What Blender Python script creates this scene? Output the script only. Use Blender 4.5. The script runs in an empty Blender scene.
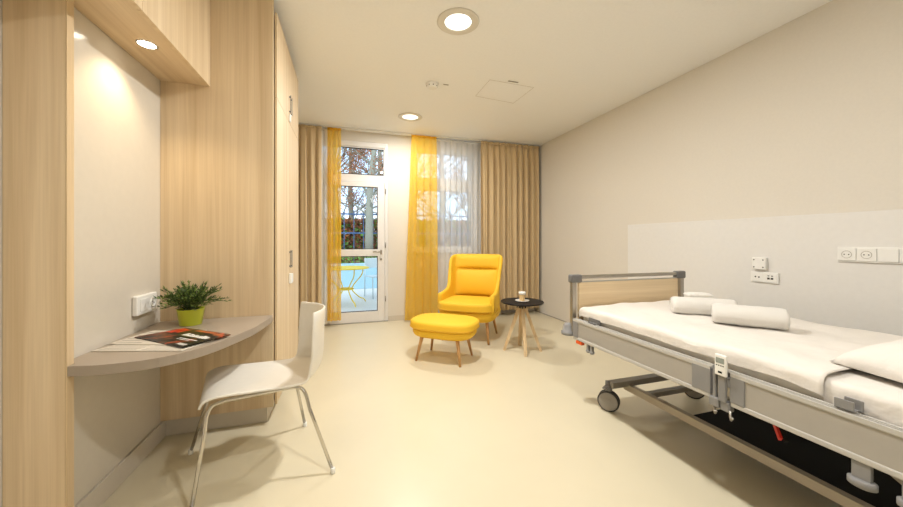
import bpy, bmesh, math, random
from mathutils import Vector, Matrix
random.seed(7)
S = bpy.context.scene
COL = S.collection
PI = math.pi
def R(a): return math.radians(a)

# ------------------------------------------------------------------ materials
def srgb(r, g, b):
    def f(v):
        v /= 255.
        return v/12.92 if v <= .04045 else ((v+.055)/1.055)**2.4
    return (f(r), f(g), f(b), 1)
def mat(name, col, rough=.5, metal=0, bump=None, spec=.5, coat=0, sheen=0, emit=None, es=0):
    m = bpy.data.materials.new(name); m.use_nodes = True
    nt = m.node_tree; b = nt.nodes['Principled BSDF']
    b.inputs['Base Color'].default_value = col
    b.inputs['Roughness'].default_value = rough
    b.inputs['Metallic'].default_value = metal
    b.inputs['Specular IOR Level'].default_value = spec
    b.inputs['Coat Weight'].default_value = coat
    b.inputs['Sheen Weight'].default_value = sheen
    if emit:
        b.inputs['Emission Color'].default_value = emit
        b.inputs['Emission Strength'].default_value = es
    # small tone variation so every surface is procedural
    tc = nt.nodes.new('ShaderNodeTexCoord'); n = nt.nodes.new('ShaderNodeTexNoise')
    n.inputs['Scale'].default_value = bump[0] if bump else 30
    n.inputs['Detail'].default_value = 4
    nt.links.new(tc.outputs['Object'], n.inputs['Vector'])
    mx = nt.nodes.new('ShaderNodeMix'); mx.data_type = 'RGBA'
    mx.inputs['A'].default_value = [c*.965 for c in col[:3]]+[1]
    mx.inputs['B'].default_value = [min(1, c*1.03) for c in col[:3]]+[1]
    nt.links.new(n.outputs['Fac'], mx.inputs['Factor'])
    nt.links.new(mx.outputs['Result'], b.inputs['Base Color'])
    if bump:
        bp = nt.nodes.new('ShaderNodeBump'); bp.inputs['Strength'].default_value = bump[1]
        bp.inputs['Distance'].default_value = bump[2]
        nt.links.new(n.outputs['Fac'], bp.inputs['Height'])
        nt.links.new(bp.outputs['Normal'], b.inputs['Normal'])
    return m
def wood(name, light, dark, rough=.45, axis='Z', scale=1., spec=.4):
    m = bpy.data.materials.new(name); m.use_nodes = True
    nt = m.node_tree; b = nt.nodes['Principled BSDF']; L = nt.links.new
    tc = nt.nodes.new('ShaderNodeTexCoord')
    def branch(sc, along, detail, dist):
        mp = nt.nodes.new('ShaderNodeMapping')
        v = [sc*scale]*3; v['XYZ'.index(axis)] = along*scale
        mp.inputs['Scale'].default_value = v
        L(tc.outputs['Object'], mp.inputs['Vector'])
        n = nt.nodes.new('ShaderNodeTexNoise'); n.inputs['Scale'].default_value = 1
        n.inputs['Detail'].default_value = detail; n.inputs['Distortion'].default_value = dist
        L(mp.outputs['Vector'], n.inputs['Vector']); return n
    a = branch(17, .5, 3, .7); f = branch(150, 2.2, 4, .2)
    rp = nt.nodes.new('ShaderNodeValToRGB')
    rp.color_ramp.elements[0].position = .33; rp.color_ramp.elements[0].color = dark
    rp.color_ramp.elements[1].position = .66; rp.color_ramp.elements[1].color = light
    L(a.outputs['Fac'], rp.inputs['Fac'])
    mx = nt.nodes.new('ShaderNodeMix'); mx.data_type = 'RGBA'; mx.blend_type = 'MULTIPLY'
    r2 = nt.nodes.new('ShaderNodeValToRGB')
    r2.color_ramp.elements[0].position = .3; r2.color_ramp.elements[0].color = (.86, .84, .81, 1)
    r2.color_ramp.elements[1].position = .6; r2.color_ramp.elements[1].color = (1, 1, 1, 1)
    L(f.outputs['Fac'], r2.inputs['Fac'])
    mx.inputs['Factor'].default_value = .55
    L(rp.outputs['Color'], mx.inputs['A']); L(r2.outputs['Color'], mx.inputs['B'])
    L(mx.outputs['Result'], b.inputs['Base Color'])
    b.inputs['Roughness'].default_value = rough; b.inputs['Specular IOR Level'].default_value = spec
    return m
def sheer(name, col, opacity, trans=.5):
    m = bpy.data.materials.new(name); m.use_nodes = True
    nt = m.node_tree; nt.nodes.clear(); L = nt.links.new
    out = nt.nodes.new('ShaderNodeOutputMaterial')
    d = nt.nodes.new('ShaderNodeBsdfDiffuse'); d.inputs['Color'].default_value = col
    t = nt.nodes.new('ShaderNodeBsdfTranslucent'); t.inputs['Color'].default_value = col
    tr = nt.nodes.new('ShaderNodeBsdfTransparent')
    m1 = nt.nodes.new('ShaderNodeMixShader'); m1.inputs[0].default_value = trans
    L(d.outputs[0], m1.inputs[1]); L(t.outputs[0], m1.inputs[2])
    # facing-dependent density: threads close up where the cloth turns away
    lw = nt.nodes.new('ShaderNodeLayerWeight'); lw.inputs['Blend'].default_value = .5
    mr = nt.nodes.new('ShaderNodeMapRange')
    mr.inputs['To Min'].default_value = opacity; mr.inputs['To Max'].default_value = min(1, opacity+.25)
    L(lw.outputs['Facing'], mr.inputs['Value'])
    m2 = nt.nodes.new('ShaderNodeMixShader')
    L(mr.outputs[0], m2.inputs[0]); L(tr.outputs[0], m2.inputs[1]); L(m1.outputs[0], m2.inputs[2])
    L(m2.outputs[0], out.inputs[0]); return m
def pane_mat(name, tint=(.97, .98, 1, 1)):
    m = bpy.data.materials.new(name); m.use_nodes = True
    nt = m.node_tree; nt.nodes.clear(); L = nt.links.new
    out = nt.nodes.new('ShaderNodeOutputMaterial')
    g = nt.nodes.new('ShaderNodeBsdfGlossy'); g.inputs['Roughness'].default_value = .02
    tr = nt.nodes.new('ShaderNodeBsdfTransparent'); tr.inputs['Color'].default_value = tint
    fr = nt.nodes.new('ShaderNodeFresnel'); fr.inputs['IOR'].default_value = 1.3
    m2 = nt.nodes.new('ShaderNodeMixShader')
    L(fr.outputs[0], m2.inputs[0]); L(tr.outputs[0], m2.inputs[1]); L(g.outputs[0], m2.inputs[2])
    L(m2.outputs[0], out.inputs[0]); return m

M = {}
M['wall'] = mat('wall_paint', srgb(224, 217, 205), .7, bump=(60, .03, .01))
M['ceil'] = mat('ceiling_paint', srgb(249, 248, 246), .85, bump=(50, .03, .01))
M['floor'] = mat('linoleum', srgb(221, 210, 182), .3, bump=(4, .02, .01), spec=.45)
M['panelwhite'] = mat('white_laminate', srgb(216, 208, 194), .16, spec=.5)
M['board'] = mat('white_wall_board', srgb(230, 227, 222), .35)
M['wood'] = wood('pale_elm', srgb(230, 208, 174), srgb(214, 188, 150))
M['wood_x'] = wood('pale_elm_flat', srgb(230, 208, 174), srgb(214, 188, 150), axis='Y')
M['edge'] = wood('elm_edge', srgb(228, 204, 168), srgb(214, 188, 148), scale=1.3)
M['plinth'] = mat('grey_plinth', srgb(208, 199, 184), .5)
M['gap'] = mat('dark_gap', srgb(92, 84, 76), .7)
M['desk'] = mat('desk_laminate', srgb(162, 148, 132), .4)
M['upvc'] = mat('white_frame', srgb(233, 229, 224), .35)
M['seal'] = mat('black_seal', srgb(40, 40, 42), .6)
M['glass'] = pane_mat('window_glass')
M['chrome'] = mat('chrome', srgb(205, 200, 192), .16, 1)
M['steel'] = mat('brushed_steel', srgb(172, 166, 156), .33, 1)
M['tan'] = mat('tan_curtain_cloth', srgb(208, 182, 140), .85, bump=(220, .15, .003), sheen=.2)
M['ysheer'] = sheer('yellow_voile', srgb(252, 208, 72), .72, .55)
M['wsheer'] = sheer('white_voile', srgb(248, 248, 248), .52, .3)
M['yellow'] = mat('yellow_upholstery', srgb(240, 192, 52), .62, bump=(160, .12, .003), spec=.3)
M['yseam'] = mat('yellow_seam', srgb(226, 172, 38), .7)
M['leg'] = wood('beech_leg', srgb(205, 160, 105), srgb(180, 132, 80), rough=.4)
M['legpale'] = wood('pale_ash', srgb(232, 206, 166), srgb(214, 184, 140), rough=.45)
M['black'] = mat('black_tabletop', srgb(32, 27, 24), .6, spec=.25)
M['blackp'] = mat('black_plastic_and_shade', srgb(30, 27, 23), .8, spec=.15)  # plastic parts, and the painted shade under the bed
M['shell'] = mat('white_chair_shell', srgb(232, 226, 214), .32, coat=.15)
M['plastic'] = mat('white_plastic', srgb(240, 238, 232), .35)
M['dot'] = mat('socket_holes', srgb(60, 55, 50), .6)
M['jointline'] = mat('joint_grey', srgb(170, 162, 150), .6)  # even grey for thin joints, slots and rims
M['bedgrey'] = mat('bed_grey_plastic', srgb(136, 134, 132), .45)
M['beddark'] = mat('bed_dark_grey', srgb(112, 110, 108), .5)
M['bedsilver'] = mat('bed_silver', srgb(178, 174, 168), .4, .35)
M['bedlip'] = mat('bed_light_profile', srgb(188, 184, 176), .4)
M['bedbar'] = mat('bed_base_bar', srgb(186, 174, 154), .5)
M['bedpanel'] = mat('bed_rail_panel', srgb(170, 164, 155), .45, .1)
M['frame_dark'] = mat('undercarriage', srgb(150, 142, 130), .5)
M['tyre'] = mat('tyre_grey', srgb(70, 68, 66), .6)
M['wheel'] = mat('wheel_disc', srgb(158, 152, 144), .45)
M['bedwood'] = wood('bed_board_wood', srgb(232, 210, 174), srgb(220, 194, 154), axis='X')
M['sheet'] = mat('white_sheet', srgb(228, 221, 212), .85, bump=(7, .5, .035), sheen=.1)
M['mattress'] = mat('mattress_cover', srgb(226, 222, 215), .8, bump=(120, .1, .003))
M['towel'] = mat('white_terry', srgb(236, 231, 223), .95, bump=(420, .7, .006), sheen=.3)
M['red'] = mat('red_plastic', srgb(200, 40, 25), .45)
M['orange'] = mat('orange_plastic', srgb(235, 95, 30), .45)
M['screen'] = mat('lcd_grey', srgb(150, 156, 148), .25)
M['lime'] = mat('lime_pot', srgb(196, 205, 52), .35, coat=.2)
M['soil'] = mat('soil', srgb(60, 44, 30), .95, bump=(80, .6, .01))
M['leafA'] = mat('plant_leaf', srgb(112, 132, 58), .5)
M['leafB'] = mat('plant_leaf_dark', srgb(62, 84, 36), .5)
M['paper'] = mat('newsprint', srgb(206, 198, 184), .8)
M['ink'] = mat('print_grey', srgb(168, 160, 148), .8)
M['magblack'] = mat('magazine_black', srgb(34, 30, 28), .3)
M['magred'] = mat('magazine_red', srgb(205, 62, 38), .3)
M['magorange'] = mat('magazine_brown', srgb(172, 92, 52), .3)
M['cover'] = mat('magazine_cover', srgb(36, 31, 28), .3)
_nt = M['cover'].node_tree; _b = _nt.nodes['Principled BSDF']
_tc = _nt.nodes.new('ShaderNodeTexCoord'); _n = _nt.nodes.new('ShaderNodeTexNoise'); _n.inputs['Scale'].default_value = 9; _n.inputs['Detail'].default_value = 3
_n.inputs['Distortion'].default_value = 1.2
_rp = _nt.nodes.new('ShaderNodeValToRGB'); _e = _rp.color_ramp.elements
_e[0].position = .50; _e[0].color = srgb(30, 26, 24); _e[1].position = .60; _e[1].color = srgb(110, 62, 40)
_x = _e.new(.68); _x.color = srgb(196, 70, 44); _x = _e.new(.78); _x.color = srgb(224, 196, 170)
_nt.links.new(_tc.outputs['Object'], _n.inputs['Vector']); _nt.links.new(_n.outputs['Fac'], _rp.inputs['Fac']); _nt.links.new(_rp.outputs['Color'], _b.inputs['Base Color'])
M['white'] = mat('print_white', srgb(235, 232, 226), .4)
M['latte'] = mat('latte', srgb(222, 190, 140), .3)
M['china'] = mat('white_china', srgb(244, 240, 232), .25, coat=.3)
M['reflector'] = mat('lamp_reflector', srgb(225, 222, 216), .2, .8)
M['bulb'] = mat('lamp_tube', srgb(255, 255, 250), .4, emit=(1, .93, .82, 1), es=9)
M['diffuser'] = mat('lamp_diffuser', srgb(250, 250, 248), .3, bump=(40, .1, .002), emit=(1, .97, .9, 1), es=1.6)
M['trimring'] = mat('lamp_trim', srgb(226, 220, 208), .4)
M['hatchline'] = mat('hatch_joint', srgb(205, 198, 186), .6)
M['globe'] = mat('fill_glow', srgb(255, 252, 245), .3, emit=(1, .98, .94, 1), es=11)  # glow of the added fill globe
M['spotface'] = mat('spot_lens', srgb(255, 255, 250), .4, emit=(1, .9, .74, 1), es=14)
M['bunched'] = sheer('bunched_white_voile', srgb(246, 240, 228), .85, .15)
# outdoors
M['paving'] = mat('patio_paving', srgb(196, 196, 190), .8, bump=(14, .5, .01))
M['soil_out'] = mat('garden_soil', srgb(120, 104, 84), .95, bump=(8, .6, .03))
M['bluewall'] = mat('pale_blue_wall', srgb(150, 188, 205), .8, bump=(20, .2, .01))
M['bluefence'] = mat('blue_fence', srgb(66, 98, 138), .5)
M['bark'] = mat('tree_bark', srgb(146, 148, 134), .9, bump=(25, .9, .03))
M['twig'] = mat('twig', srgb(140, 122, 100), .9)
M['brownleaf'] = mat('brown_leaf', srgb(164, 98, 52), .8)
M['greenleaf'] = mat('hedge_green', srgb(96, 140, 52), .7)
M['hedgebrown'] = mat('hedge_brown', srgb(130, 84, 54), .85)
M['yellowmetal'] = mat('yellow_garden_metal', srgb(236, 202, 50), .4)
M['greymetal'] = mat('pale_grey_garden_metal', srgb(190, 205, 208), .4)

# ------------------------------------------------------------------ mesh helpers
class B:
    """collects geometry; build() links it as ONE mesh object"""
    def __init__(s): s.bm = bmesh.new(); s.mi = 0
    def _f(s, vs, smooth=False):
        try:
            f = s.bm.faces.new(vs); f.material_index = s.mi; f.smooth = smooth; return f
        except ValueError: return None
    def box(s, a, b, bev=0, seg=2, rot=None, about=None):
        x0, y0, z0 = [min(p, q) for p, q in zip(a, b)]; x1, y1, z1 = [max(p, q) for p, q in zip(a, b)]
        t = bmesh.new()
        bmesh.ops.create_cube(t, size=1)
        bmesh.ops.scale(t, vec=(x1-x0, y1-y0, z1-z0), verts=t.verts)
        bmesh.ops.translate(t, vec=((x0+x1)/2, (y0+y1)/2, (z0+z1)/2), verts=t.verts)
        if bev: bmesh.ops.bevel(t, geom=t.edges[:], offset=bev, segments=seg, affect='EDGES', profile=.5)
        if rot is not None:
            bmesh.ops.rotate(t, cent=about or ((x0+x1)/2, (y0+y1)/2, (z0+z1)/2), matrix=rot, verts=t.verts)
        s.merge(t); return s
    def merge(s, t, smooth=False):
        mp = {}
        for v in t.verts: mp[v] = s.bm.verts.new(v.co)
        for f in t.faces: s._f([mp[v] for v in f.verts], smooth or f.smooth)
        t.free()
    def rings(s, rings, smooth=True, close=True, cap0=True, cap1=True):
        vr = [[s.bm.verts.new(p) for p in r] for r in rings]
        n = len(vr[0])
        for a, b in zip(vr, vr[1:]):
            for i in range(n if close else n-1):
                j = (i+1) % n
                s._f([a[i], a[j], b[j], b[i]], smooth)
        if cap0: s._f(vr[0][::-1], False)
        if cap1: s._f(vr[-1], False)
        return s
    def tube(s, pts, r, n=10, cap=True, flat=1.0):
        pts = [Vector(p) for p in pts]; N = len(pts)
        rr = r if isinstance(r, (list, tuple)) else [r]*N
        tg = []
        for i in range(N):
            d = (pts[min(i+1, N-1)]-pts[max(i-1, 0)]); tg.append(d.normalized())
        up = Vector((0, 0, 1)) if abs(tg[0].z) < .9 else Vector((1, 0, 0))
        u = tg[0].cross(up).normalized(); rs = []
        for i in range(N):
            u = (u-tg[i]*u.dot(tg[i])).normalized(); v = tg[i].cross(u)
            rs.append([pts[i]+(u*math.cos(2*PI*k/n)+v*flat*math.sin(2*PI*k/n))*rr[i] for k in range(n)])
        return s.rings(rs, cap0=cap, cap1=cap)
    def bar(s, p, q, w, h, up=(0, 0, 1), w2=None, h2=None):
        p, q = Vector(p), Vector(q); d = (q-p).normalized(); up = Vector(up)
        if abs(d.dot(up)) > .95: up = Vector((0, 1, 0))
        u = d.cross(up).normalized(); v = u.cross(d)
        w2 = w2 or w; h2 = h2 or h
        def ring(c, w, h): return [c+u*a*w/2+v*b*h/2 for a, b in ((-1, -1), (1, -1), (1, 1), (-1, 1))]
        return s.rings([ring(p, w, h), ring(q, w2, h2)], smooth=False)
    def lathe(s, prof, c=(0, 0, 0), n=28, axis='Z', cap0=True, cap1=True):
        c = Vector(c)
        def P(r, h, k):
            a = 2*PI*k/n; x, y = r*math.cos(a), r*math.sin(a)
            return c+Vector({'Z': (x, y, h), 'X': (h, x, y), 'Y': (x, h, y)}[axis])
        return s.rings([[P(max(r, 1e-4), h, k) for k in range(n)] for r, h in prof], cap0=cap0, cap1=cap1)
    def prism(s, poly, z0, z1, bev=0):
        t = bmesh.new()
        a = [t.verts.new((x, y, z0)) for x, y in poly]; b = [t.verts.new((x, y, z1)) for x, y in poly]
        t.faces.new(a[::-1]); t.faces.new(b)
        for i in range(len(a)):
            j = (i+1) % len(a); t.faces.new([a[i], a[j], b[j], b[i]])
        bmesh.ops.recalc_face_normals(t, faces=t.faces[:])
        if bev: bmesh.ops.bevel(t, geom=[e for e in t.edges if abs(e.verts[0].co.z-e.verts[1].co.z) < 1e-6], offset=bev, segments=2, affect='EDGES')
        s.merge(t); return s
    def slab(s, outline, z0, z1, r, crown=0, steps=5, rb=None):
        """soft cushion: outline pts ccw about their centroid, rounded rims, crowned top"""
        n = len(outline); cx = sum(p[0] for p in outline)/n; cy = sum(p[1] for p in outline)/n
        rb = r if rb is None else rb
        def ring(ins, z):
            o = []
            for x, y in outline:
                dx, dy = x-cx, y-cy; d = math.hypot(dx, dy); k = max(0, (d-ins)/d)
                o.append(Vector((cx+dx*k, cy+dy*k, z)))
            return o
        rs = []
        for i in range(steps+1):
            a = PI/2*i/steps; rs.append(ring(rb*(1-math.sin(a)), z0+rb*(1-math.cos(a))))
        for i in range(steps+1):
            a = PI/2*i/steps; rs.append(ring(r*(1-math.cos(a)), z1-r+r*math.sin(a)))
        dm = min(math.hypot(x-cx, y-cy) for x, y in outline)
        for k in (.25, .5, .75, .97):
            ins = r+(dm-r)*k
            rs.append([Vector((cx+(p.x-cx)*(1-k), cy+(p.y-cy)*(1-k), z1+crown*(1-(1-k)**2))) for p in ring(r, z1)])
        return s.rings(rs)
    def build(s, name, m, parent=None, mod=None, smooth=None):
        me = bpy.data.meshes.new(name)
        bmesh.ops.recalc_face_normals(s.bm, faces=s.bm.faces[:])
        if smooth is not None:
            for f in s.bm.faces: f.smooth = smooth
        s.bm.to_mesh(me); s.bm.free()
        for x in (m if isinstance(m, (list, tuple)) else [m]): me.materials.append(M[x])
        o = bpy.data.objects.new(name, me); COL.objects.link(o)
        if parent: o.parent = parent
        return o
def build_each(b, name, m, parent=None):
    """every loose piece becomes a mesh object of its own"""
    bm = b.bm; bm.verts.ensure_lookup_table(); seen = set(); out = []
    for v0 in list(bm.verts):
        if v0 in seen: continue
        st = [v0]; seen.add(v0); comp = []
        while st:
            v = st.pop(); comp.append(v)
            for e in v.link_edges:
                w = e.other_vert(v)
                if w not in seen: seen.add(w); st.append(w)
        q = B(); mp = {v: q.bm.verts.new(v.co) for v in comp}
        for f in {f for v in comp for f in v.link_faces}: q._f([mp[v] for v in f.verts], f.smooth)
        out.append(q.build(name, m, parent))
    bm.free(); return out
def se(w, d, n=4., cnt=48, cx=0, cy=0):
    o = []
    for k in range(cnt):
        a = 2*PI*k/cnt; c, q = math.cos(a), math.sin(a)
        o.append((cx+w/2*math.copysign(abs(c)**(2/n), c), cy+d/2*math.copysign(abs(q)**(2/n), q)))
    return o
def subsurf(o, l=1):
    m = o.modifiers.new('s', 'SUBSURF'); m.levels = l; m.render_levels = l; return o
def solid(o, t):
    m = o.modifiers.new('t', 'SOLIDIFY'); m.thickness = t; m.offset = 0; return o
def bez(pts, n=8):
    """Catmull-Rom through pts"""
    P = [Vector(p) for p in pts]; P = [P[0]*2-P[1]]+P+[P[-1]*2-P[-2]]; o = []
    for i in range(1, len(P)-2):
        a, b, c, d = P[i-1:i+3]
        for k in range(n):
            t = k/n
            o.append(.5*((2*b)+(c-a)*t+(2*a-5*b+4*c-d)*t*t+(3*b-a-3*c+d)*t**3))
    o.append(P[-2]); return o
def thing(name, label, cat, loc=(0, 0, 0), rz=0, group=None):
    o = bpy.data.objects.new(name, None); COL.objects.link(o)
    o.location = loc; o.rotation_euler = (0, 0, rz); o.empty_display_size = .1
    o['label'] = label; o['category'] = cat
    if group: o['group'] = group
    return o
def tag(o, label, cat, group=None, kind=None):
    o['label'] = label; o['category'] = cat
    if group: o['group'] = group
    if kind: o['kind'] = kind
    return o
def struct(o): o['kind'] = 'structure'; return o
def sempty(name):
    o = bpy.data.objects.new(name, None); COL.objects.link(o); o['kind'] = 'structure'; return o
def copy_tree(o, parent=None):
    c = o.copy(); COL.objects.link(c)
    if parent: c.parent = parent
    for ch in [x for x in bpy.data.objects if x.parent == o]:
        copy_tree(ch, c)
    return c

H = 2.8; XR = 3.08; XL = -1.08; YW = 5.08; YB = -2.2; XL2 = -1.222

# ------------------------------------------------------------------ room shell
struct(B().box((XL-.6, YB-.2, -.1), (XR+.2, YW+.25, 0)).build('floor', 'floor'))
LAMPS = [(.77, 4.287), (.77, 2.324), (.77, .36)]
def ceiling():
    t = bmesh.new()
    # slab with round holes: built cell by cell around each lamp
    xs = [XL-.6, .77-.2, .77+.2, XR+.2]
    b = B(); r = .122; n = 32
    ys = sorted([y for _, y in LAMPS])
    edges = [YB-.2]
    for y in ys: edges += [y-.2, y+.2]
    edges.append(YW+.25)
    b.box((xs[0], edges[0], H), (xs[1], edges[-1], H+.15)); b.box((xs[2], edges[0], H), (xs[3], edges[-1], H+.15))
    for i in range(0, len(edges), 2): b.box((xs[1], edges[i], H), (xs[2], edges[i+1], H+.15))
    for y in ys:
        sq = []; ci = []
        for k in range(n):
            a = 2*PI*k/n; c, q = math.cos(a), math.sin(a); m = max(abs(c), abs(q))
            sq.append((.77+.2*c/m, y+.2*q/m)); ci.append((.77+r*c, y+r*q))
        for z in (H, H+.15):
            va = [b.bm.verts.new((x, w, z)) for x, w in sq]; vb = [b.bm.verts.new((x, w, z)) for x, w in ci]
            for k in range(n):
                j = (k+1) % n; b._f([va[k], va[j], vb[j], vb[k]])
            if z > H: b._f(vb)
    t.free()
    return b.build('ceiling', 'ceil')
struct(ceiling())
struct(B().box((XR, YB-.2, 0), (XR+.2, YW+.25, H)).build('wall_right', 'wall'))
struct(B().box((XL-.6, YB-.2, 0), (XR, YB, H)).build('wall_near', 'wall'))
struct(B().box((XL-.6, YB, 0), (XL2, 1.712, H)).build('wall_left_near', 'wall'))
struct(B().box((XL-.6, 1.712, 0), (XL, YW+.25, H)).build('wall_left', ['panelwhite']))
DX0, DX1, DZ1 = -.47, .575, 2.66
WX0, WX1, WZ0, WZ1 = .93, 2.0, 1.04, 2.66
b = B()
for a, c in (((XL, YW, 0), (DX0, YW+.25, H)), ((DX1, YW, 0), (WX0, YW+.25, H)), ((WX1, YW, 0), (XR, YW+.25, H)),
             ((DX0, YW, DZ1), (DX1, YW+.25, H)), ((WX0, YW, WZ1), (WX1, YW+.25, H)), ((WX0, YW, 0), (WX1, YW+.25, WZ0))):
    b.box(a, c)
struct(b.build('wall_far', 'wall'))
struct(B().box((DX1+.004, YW-.012, .001), (XR-.001, YW-.001, .078)).build('baseboard_far', 'plinth'))
struct(B().box((XL+.001, 1.715, .001), (XL+.014, 2.484, .105), .002).build('baseboard_left', 'plinth'))
struct(B().box((XR-.012, -2.19, .001), (XR-.001, 5.06, .012)).build('baseboard_right', 'jointline'))

# ---- door
d = sempty('door_1')
y0, y1 = YW+.005, YW+.075
b = B()
for a, c in (((DX0, y0, 0), (DX0+.05, y1, DZ1)), ((DX1-.045, y0, 0), (DX1, y1, DZ1)), ((DX0+.0505, y0, DZ1-.075), (DX1-.0455, y1, DZ1-.0005)),
             ((DX0+.0505, y0, 2.065), (DX1-.0455, y1, 2.16))):
    b.box(a, c, .004)
b.build('door_frame', 'upvc', d)
lx0, lx1 = DX0+.054, DX1-.049
g0, g1 = lx0+.095, .424
ly0, ly1 = YW-.008, YW+.062
b = B()
for a, c in (((lx0, ly0, .012), (g0, ly1, 2.062)), ((g1, ly0, .012), (lx1, ly1, 2.062)), ((g0+.0003, ly0+.0003, .012), (g1-.0003, ly1, .163)),
             ((g0+.0003, ly0+.0003, .978), (g1-.0003, ly1, 1.078)), ((g0+.0003, ly0+.0003, 1.998), (g1-.0003, ly1, 2.062))):
    b.box(a, c, .004)
leaf = b.build('door_leaf', 'upvc', d)
def pane(name, x0, x1, z0, z1, y, par):
    g = B().box((x0, y-.003, z0), (x1, y+.003, z1)).build(name, 'glass', par)
    w = .007; q = B()
    for a, c in (((x0, y-.016, z0), (x0+w, y+.016, z1)), ((x1-w, y-.016, z0), (x1, y+.016, z1)),
                 ((x0, y-.016, z0), (x1, y+.016, z0+w)), ((x0, y-.016, z1-w), (x1, y+.016, z1))): q.box(a, c)
    q.build('seal', 'seal', par)
pane('glass_pane', g0, g1, .163, .978, YW+.02, leaf)
pane('glass_pane', g0, g1, 1.078, 1.998, YW+.02, leaf)
pane('transom_pane', DX0+.05+.04, .512, 2.178, 2.566, YW+.03, d)
q = B().box((DX0+.051, YW+.02, 2.161), (DX0+.09, YW+.05, 2.584)); q.box((.512, YW+.02, 2.161), (DX1-.046, YW+.05, 2.584))
q.box((DX0+.0905, YW+.021, 2.161), (.5115, YW+.05, 2.178)); q.box((DX0+.0905, YW+.021, 2.566), (.5115, YW+.05, 2.584)); q.build('transom_frame', 'upvc', d)
hx = .474
q = B().box((hx-.013, ly0-.008, 1.0), (hx+.013, ly0, 1.07), .004)
q.tube([(hx, ly0, 1.04), (hx, ly0-.045, 1.04)], .009); q.tube([(hx+.005, ly0-.045, 1.04), (hx-.125, ly0-.05, 1.04)], .009)
q.build('door_handle', 'steel', leaf)
B().lathe([(.016, 0), (.016, -.008), (.008, -.012)], (hx, ly0, .93), axis='Y').build('door_lock', 'steel', leaf)
q = B()
for z in (.3, 1.1, 1.9): q.lathe([(.008, z), (.008, z+.08)], (lx1+.012, ly0-.004, 0), n=12)
build_each(q, 'hinge', 'steel', d)
struct(B().box((DX0, YW-.02, .0005), (DX1, YW+.004, .012), .003).build('trim_1', 'steel'))

# ---- window
w = sempty('window_1')
b = B()
for a, c in (((WX0, y0, WZ0), (WX0+.085, y1, WZ1)), ((WX1-.085, y0, WZ0), (WX1, y1, WZ1)), ((WX0+.0855, y0, WZ0), (WX1-.0855, y1, 1.112)),
             ((WX0+.0855, y0, 1.99), (WX1-.0855, y1, 2.178)), ((WX0+.0855, y0, 2.575), (WX1-.0855, y1, WZ1))):
    b.box(a, c, .004)
b.build('window_frame', 'upvc', w)
pane('glass_pane', WX0+.085, WX1-.085, 1.112, 1.99, YW+.04, w)
pane('glass_pane', WX0+.085, WX1-.085, 2.178, 2.575, YW+.04, w)
B().box((WX0-.02, YW-.03, WZ0-.025), (WX1+.02, YW-.001, WZ0-.001), .004).build('window_sill', 'upvc', w)

# white wall board behind the bed
struct(B().box((XR-.014, -1.6, .12), (XR-.001, 3.072, 1.384), .002).build('trim_2', 'board'))

# ceiling access hatch
h = sempty('trim_3')
hp = [(1.345, 3.06), (1.345, 3.45), (1.835, 3.50), (1.85, 3.08)]
b = B()
for i in range(4):
    p, q2 = hp[i], hp[(i+1) % 4]
    b.bar((*p, H-.0015), (*q2, H-.0015), .003, .002)
b.build('hatch_outline', 'hatchline', h)
B().box((1.53, 3.02, H-.006), (1.64, 3.035, H-.0005), .001).build('ceiling_slot', 'jointline', h)

# smoke detector
t = thing('smoke_detector', 'small round white smoke detector on the ceiling between the two downlights', 'smoke detector', (.82, 3.32, H))
B().lathe([(.066, -.001), (.066, -.012), (.057, -.02), (.055, -.035), (.036, -.045)], n=32).build('housing', 'plastic', t)
q = B()
for k in range(8):
    a = k*PI/4; q.box((.0515*math.cos(a)-.006, .0515*math.sin(a)-.006, -.031), (.0515*math.cos(a)+.006, .0515*math.sin(a)+.006, -.023))
build_each(q, 'vent_slot', 'dot', t)
tag(B().box((.93, 3.28, H-.006), (.985, 3.292, H-.0005), .001).build('ceiling_tag', 'jointline'), 'tiny grey strip on the ceiling beside the smoke detector', 'tag')

# downlights
def downlight(loc, label, g=None):
    t = thing('downlight', label, 'ceiling light', loc)
    B().rings([[Vector((r*math.cos(2*PI*k/40), r*math.sin(2*PI*k/40), z)) for k in range(40)] for r, z in
               ((.117, .004), (.098, .002), (.098, -.005), (.104, -.008), (.146, -.006), (.155, -.0005), (.145, -.0005))], cap0=False, cap1=False).build('trim_ring', 'trimring', t)
    B().rings([[Vector((r*math.cos(2*PI*k/40), r*math.sin(2*PI*k/40), z)) for k in range(40)] for r, z in
               ((.117, -.002), (.11, .03), (.09, .07), (.06, .1), (.01, .105))], cap0=False, cap1=True).build('reflector', 'reflector', t)
    B().lathe([(.113, .012), (.112, .015)], n=40).build('diffuser_glass', 'diffuser', t)
    for sx in (-.035, .035):
        q = B(); q.tube(bez([(sx, -.06, .07), (sx, .05, .07), (sx*.4, .06, .07), (sx*.4, -.06, .07)], 4), .009); q.build('lamp_tube', 'bulb', t)
    return t
downlight((.77, 4.287, H), 'round recessed ceiling downlight nearest the window wall')
downlight((.77, 2.324, H), 'large round recessed downlight in the middle of the ceiling')
downlight((.77, .36, H), 'round recessed ceiling downlight farthest from the window wall')
t = thing('fill_globe', 'unseen glowing globe added behind the camera as fill light for the room', 'ceiling light', (.9, -1.35, H))  # invented fill light, out of view, added to brighten ceiling and walls
B().lathe([(.07, -.001), (.07, -.02), (.05, -.035), (.05, -.05)], n=32).build('fill_globe_mount', 'plastic', t)
B().lathe([(.16*math.sin(PI*k/16), -.21+.16*math.cos(PI*k/16)) for k in range(17)], n=32).build('globe', 'globe', t)

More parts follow.
